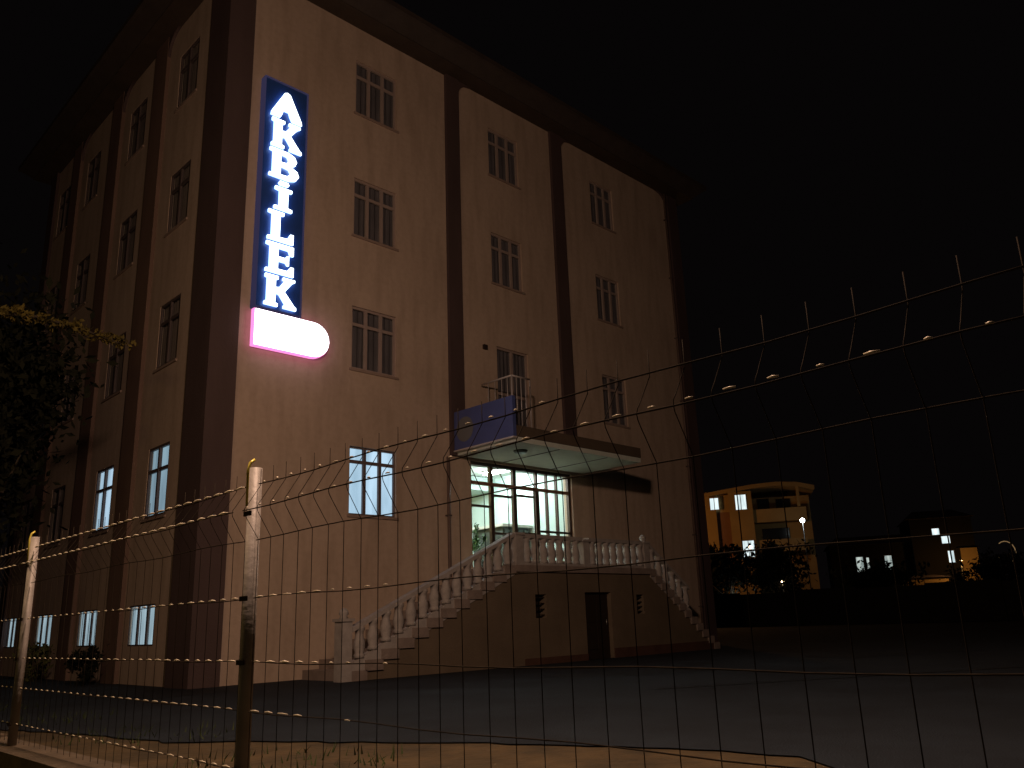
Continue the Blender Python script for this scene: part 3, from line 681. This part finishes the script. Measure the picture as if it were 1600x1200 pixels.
# ------------------------------------------------------------------ lamps
M_HEAD = emit("sodium_lens_glow", (1.0, .55, .22), 30)
M_LPOLE = mat("lamp_pole_steel", (.25, .25, .25), .4, .8, var=.2, scale=8)
def street_lamp(name, x, y, zb, h, arm, label, watt, col, group=None, bulb=M_HEAD, r_head=.13, light_r=.28):
    t = empty(name, (x, y, zb), label, "street lamp", group)
    q = MB(); q.tube([(x, y, zb), (x, y, zb+h*.5), (x, y, zb+h)], [.09, .07, .05], 8); part("pole", q, M_LPOLE, t)
    q = MB(); q.tube([(x, y, zb+h-.03), (x+arm[0]*.5, y+arm[1]*.5, zb+h+.14), (x+arm[0], y+arm[1], zb+h+.16)], .035, 6); part("arm", q, M_LPOLE, t)
    hx, hy, hz = x+arm[0], y+arm[1], zb+h+.12
    q = MB(); q.box(hx-.16, hx+.16, hy-.16, hy+.16, hz+.035, hz+.1); part("lamp_head", q, M_LPOLE, t)
    q = MB(); q.ball((hx, hy, hz-.0), r_head*.8, 10, 6, .3); part("lens", q, bulb, t)
    if watt:
        l = bpy.data.lights.new("lamp_glow", 'POINT'); l.energy = watt; l.color = col; l.shadow_soft_size = light_r
        o = link("lamp_glow", l, t); o.location = (arm[0], arm[1], h+.12-.22)
    return t
lx, ly, lz = LAMP_POS
street_lamp("street_lamp", -8.1, -11.4, -.53, lz+.5, (lx+8.1, ly+11.4), "tall steel street lamp reaching over the nearest fence post", LAMP_W, LAMP_COL)
lx, ly, lz = LAMP2_POS
street_lamp("street_lamp", lx-.7, ly, -.53, lz+.5, (.7, 0), "lower yellow street lamp beside the fence left of the far post", LAMP2_W, LAMP2_COL)

# ------------------------------------------------------------------ distance, right of the building
M_OCHRE = mat("ochre_house_paint", (.38, .25, .10), .85, var=.25, scale=.6)
M_OCHRED = mat("brown_house_paint", (.24, .12, .07), .85, var=.25, scale=.6)
M_FARGLOW = curtain_lit("far_window_glow", (.40, .50, .52), (.85, .98, 1.0), 1.25, freq=3.)
M_BLACKGL = mat("dark_window_glass", (.012, .012, .014), .15, spec=.6)
# local frame of the ochre house: a runs to the right as seen from the fence, d goes away
fo = Vector((60.65, 28.62, 0)); ua = Vector((.515, -.857, 0)); dn = Vector((.857, .515, 0))
def FP(a, d, z): v_ = fo+ua*a+dn*d; return (v_.x, v_.y, z)
def fbox(mb, a0, a1, d0, d1, z0, z1):
    vs = [FP(a0, d0, z0), FP(a1, d0, z0), FP(a1, d1, z0), FP(a0, d1, z0), FP(a0, d0, z1), FP(a1, d0, z1), FP(a1, d1, z1), FP(a0, d1, z1)]
    return mb.add(vs, [(0,3,2,1),(4,5,6,7),(0,1,5,4),(1,2,6,5),(2,3,7,6),(3,0,4,7)])
hb = empty("ochre_house", (fo.x, fo.y, 0), "ochre three storey house lit orange in the distance with three bright windows", "building")
q = MB(); fbox(q, 0, 1.0, 0, 8, -.5, 11.6); fbox(q, 1.0, 2.2, .35, 8, -.5, 11.7); fbox(q, 2.2, 4.3, 0, 8, -.5, 11.9); fbox(q, 4.3, 9.5, 2.0, 8, -.5, 11.4); part("wall", q, M_OCHRE, hb)
q = MB(); fbox(q, 1.0, 2.2, .3, .345, 4, 10.1); part("recess_panel", q, M_OCHRED, hb)
q = MB()                                  # bowed roof edge
pr = [(-.15, 11.55), (2.2, 11.85), (4.4, 12.1), (6.6, 12.2), (8.4, 12.05), (9.9, 11.65)]
for (a0, z0_), (a1, z1_) in zip(pr, pr[1:]):
    q.add([FP(a0, -.2, z0_), FP(a1, -.2, z1_), FP(a1, 8, z1_), FP(a0, 8, z0_), FP(a0, -.2, z0_+.35), FP(a1, -.2, z1_+.35), FP(a1, 8, z1_+.35), FP(a0, 8, z0_+.35)], [(0,3,2,1),(4,5,6,7),(0,1,5,4),(2,3,7,6),(3,0,4,7),(1,2,6,5)])
part("roof", q, M_OCHRE, hb)
for a0, a1, z0_, z1_ in [(4.3, 9.0, 9.1, 10.3), (4.3, 8.8, 6.4, 7.5)]:
    q = MB(); fbox(q, a0, a1, .2, 2.0, z0_-.15, z0_); fbox(q, a0, a1, .2, .35, z0_, z1_-.15); fbox(q, a1-.15, a1, .35, 2.0, z0_, z1_-.15); part("balcony", q, M_OCHRE, hb)
q = MB(); fbox(q, 8.3, 8.55, .22, .5, 10.2, 12.05); part("balcony_post", q, M_OCHRE, hb)
for a0, a1, z0_, z1_ in [(.45, 1.35, 10.3, 11.5), (2.75, 3.85, 10.15, 11.65), (3.0, 4.15, 5.8, 7.4)]:
    q = MB(); dd = -.04
    fbox(q, a0, a0+.07, dd, .1, z0_, z1_); fbox(q, a1-.07, a1, dd, .1, z0_, z1_); fbox(q, a0+.07, a1-.07, dd, .1, z1_-.07, z1_); fbox(q, a0+.07, a1-.07, dd, .1, z0_, z0_+.07); fbox(q, (a0+a1)/2-.03, (a0+a1)/2+.03, dd, .1, z0_+.07, z1_-.07)
    wf = part("window", q, M_FRAME, hb)
    q = MB(); q.quad(FP(a0, dd+.02, z0_), FP(a1, dd+.02, z0_), FP(a1, dd+.02, z1_), FP(a0, dd+.02, z1_)); part("pane", q, M_FARGLOW, wf)
for a0, a1, z0_, z1_ in [(4.8, 5.9, 9.3, 11.3), (6.5, 7.8, 9.4, 11.2), (5.0, 7.4, 6.6, 8.5)]:
    q = MB(); fbox(q, a0, a1, 1.93, 1.99, z0_, z1_); part("window", q, M_BLACKGL, hb)
# sodium lamp that lights it, hidden from the fence by the big block
street_lamp("street_lamp", 49, 31, -.5, 8.5, (.8, 0), "far street lamp shining on the ochre house, behind the big block", 1500, (1.0, .46, .14))

M_WHITEB = emit("cool_bulb_glow", (.9, 1.0, 1.0), 22)
M_WARMB = emit("warm_bulb_glow", (1.0, .72, .42), 12)
def far_lamp(x, y, z, m, label, s_=.2):
    t = empty("yard_lamp", (x, y, -.5), label, "lamp", None)
    q = MB(); q.tube([(x, y, -.5), (x, y, z-.1)], .05, 5); part("pole", q, M_LPOLE, t)
    q = MB(); q.ball((x, y, z), s_, 8, 6); part("globe", q, m, t)
far_lamp(61.6, 19.6, 8.5, M_WHITEB, "white globe lamp at the right end of the ochre house", .20)
far_lamp(57.3, 22.4, 6.3, M_WARMB, "small warm lamp above the dark tree in front of the ochre house", .12)
far_lamp(55.0, 23.0, 2.25, M_WHITEB, "white globe lamp low under the dark trees", .15)
far_lamp(57.8, 20.1, 3.3, M_WARMB, "warm lamp among the trees right of the ochre house", .12)
far_lamp(85.0, 26.3, 2.3, M_WARMB, "tiny warm lamp low in the distance, left of the white windows", .10)
far_lamp(86.27, 22.16, 2.2, M_WARMB, "tiny warm lamp low in the distance, beside the yellow kiosk", .14)

def far_house(name, c, wd, dp, h, zb, rz, label, wins, wm, glow=M_FARGLOW, roofh=1.2):
    t = empty(name, (c[0], c[1], zb), label, "building", None, 0.)
    Rm = Matrix.Rotation(rz, 3, 'Z')
    def P(x, y_, z): v_ = Rm @ Vector((x, y_, 0)); return (c[0]+v_.x, c[1]+v_.y, zb+z)
    def bx(mb, x0, x1, a, b2, z0_, z1_):
        vs = [P(x0, a, z0_), P(x1, a, z0_), P(x1, b2, z0_), P(x0, b2, z0_), P(x0, a, z1_), P(x1, a, z1_), P(x1, b2, z1_), P(x0, b2, z1_)]
        mb.add(vs, [(0,3,2,1),(4,5,6,7),(0,1,5,4),(1,2,6,5),(2,3,7,6),(3,0,4,7)])
    q = MB(); bx(q, -wd/2, wd/2, 0, dp, 0, h); part("wall", q, wm, t)
    q = MB(); q.add([P(-wd/2-.3, -.3, h), P(wd/2+.3, -.3, h), P(wd/2+.3, dp+.3, h), P(-wd/2-.3, dp+.3, h), P(-wd/2+1, dp/2, h+roofh), P(wd/2-1, dp/2, h+roofh)], [(0,1,5,4),(1,2,5),(2,3,4,5),(3,0,4),(0,3,2,1)]); part("roof", q, M_ROOF, t)
    for x0, x1, z0_, z1_ in wins:
        q = MB(); bx(q, x0-.08, x0, -.05, .05, z0_, z1_); bx(q, x1, x1+.08, -.05, .05, z0_, z1_); bx(q, x0-.08, x1+.08, -.05, .05, z1_+.0, z1_+.08); wf = part("window", q, M_FRAMED, t)
        q = MB(); q.quad(P(x0, -.02, z0_), P(x1, -.02, z0_), P(x1, -.02, z1_), P(x0, -.02, z1_)); part("pane", q, glow, wf)
    return t
M_DKW = mat("dark_wall_plaster", (.03, .025, .018), .9, var=.4, scale=1)
M_DKH = mat("dark_house_paint", (.012, .010, .008), .9, var=.3, scale=.5)
M_DIM = curtain_lit("dim_window_glow", (.22, .27, .26), (.55, .62, .58), 1.0, freq=2.)
RZ = math.radians(-62)
far_house("dark_house", (85.7, 23.8), 9, 8, 8.2, -.5, RZ, "unlit low house far off with two narrow pale windows", [(-1.9, -1.2, 5.2, 6.9), (-.85, -.6, 5.6, 6.8), (1.0, 1.7, 5.4, 6.9)], M_DKH, M_DIM)
far_house("dark_house", (88.0, 17.3), 6, 8, 10.5, -.5, RZ, "taller dark house in the distance with a small bright window high up", [(-.9, -.2, 8.6, 9.4), (-.1, .7, 7.8, 8.6), (.3, .85, 5.8, 7.0)], M_DKH)
far_house("yellow_house", (88.9, 15.2), 1.6, 6, 7.2, -.5, RZ, "narrow yellow lit house end far off on the right", [], M_OCHRE, roofh=.8)
far_house("kiosk", (84.6, 18.3), 4.0, 3, 3.4, .4, RZ, "yellow lit kiosk low in the distance on the right", [], M_OCHRE, roofh=.3)
street_lamp("street_lamp", 83.9, 14.6, -.5, 5.6, (.4, 0), "far street lamp between the kiosk and the yellow house end", 260, (1.0, .5, .14), r_head=.05)
# a ring-shaped dim neon hoop on the far right
t = empty("neon_sign", (89.5, 11.9, -.5), "dim reddish ring shaped neon sign at the far right edge", "sign")
q = MB(); q.tube([(89.5, 11.9, -.5), (89.5, 11.9, 4.9)], .05, 6); part("pole", q, M_LPOLE, t)
q = MB(); pts = [(89.5+.42*.9*math.cos(a*math.pi/10), 11.9-.87*.9*math.cos(a*math.pi/10), 6.0+1.1*math.sin(a*math.pi/10)) for a in range(-9, 8)]; q.tube(pts, .045, 5); part("neon_tube", q, emit("dim_neon", (.9, .55, .25), .22), t)

bw = empty("dark_cover_wall", (44, -10, .08), "long dark wall added at the far side of the yard to cover lamplit ground", "wall")  # added wall, keeps the lamplit ground behind it dark
for i in range(16):
    q = MB(); q.box(43.9, 44.1, -28+i*4.0, -28+i*4.0+3.96, .0, 2.15+.1*(i % 2)); part("wall_panel", q, M_DKW, bw)
# dark trees in front of the distance
spots = [(55.5, 23.7, 4.9, (2.6, 2.4, 2.5), "dark round tree in front of the lit ochre house"), (58.0, 20.6, 4.4, (3.0, 3.0, 2.9), "dark tree right of the ochre house base"),
         (56.6, 27.0, 2.9, (2.4, 2.4, 1.7), "low dark bush at the foot of the ochre house"), (66, 16, 3.0, (4, 4, 2.5), "wide dark tree between the ochre house and the far windows"),
         (76, 9.5, 3.2, (4.5, 4.5, 2.6), "wide dark tree below the far right houses"), (70, 27.5, 2.4, (4, 4, 2.2), "dark tree behind the ochre house's right corner")]
for i, (x, y, zc, rad, lb) in enumerate(spots):
    tree("dark_tree", x, y, -.5, max(2.5, zc), rad, 2600, .22, 60+i, lb, None, zc=zc)
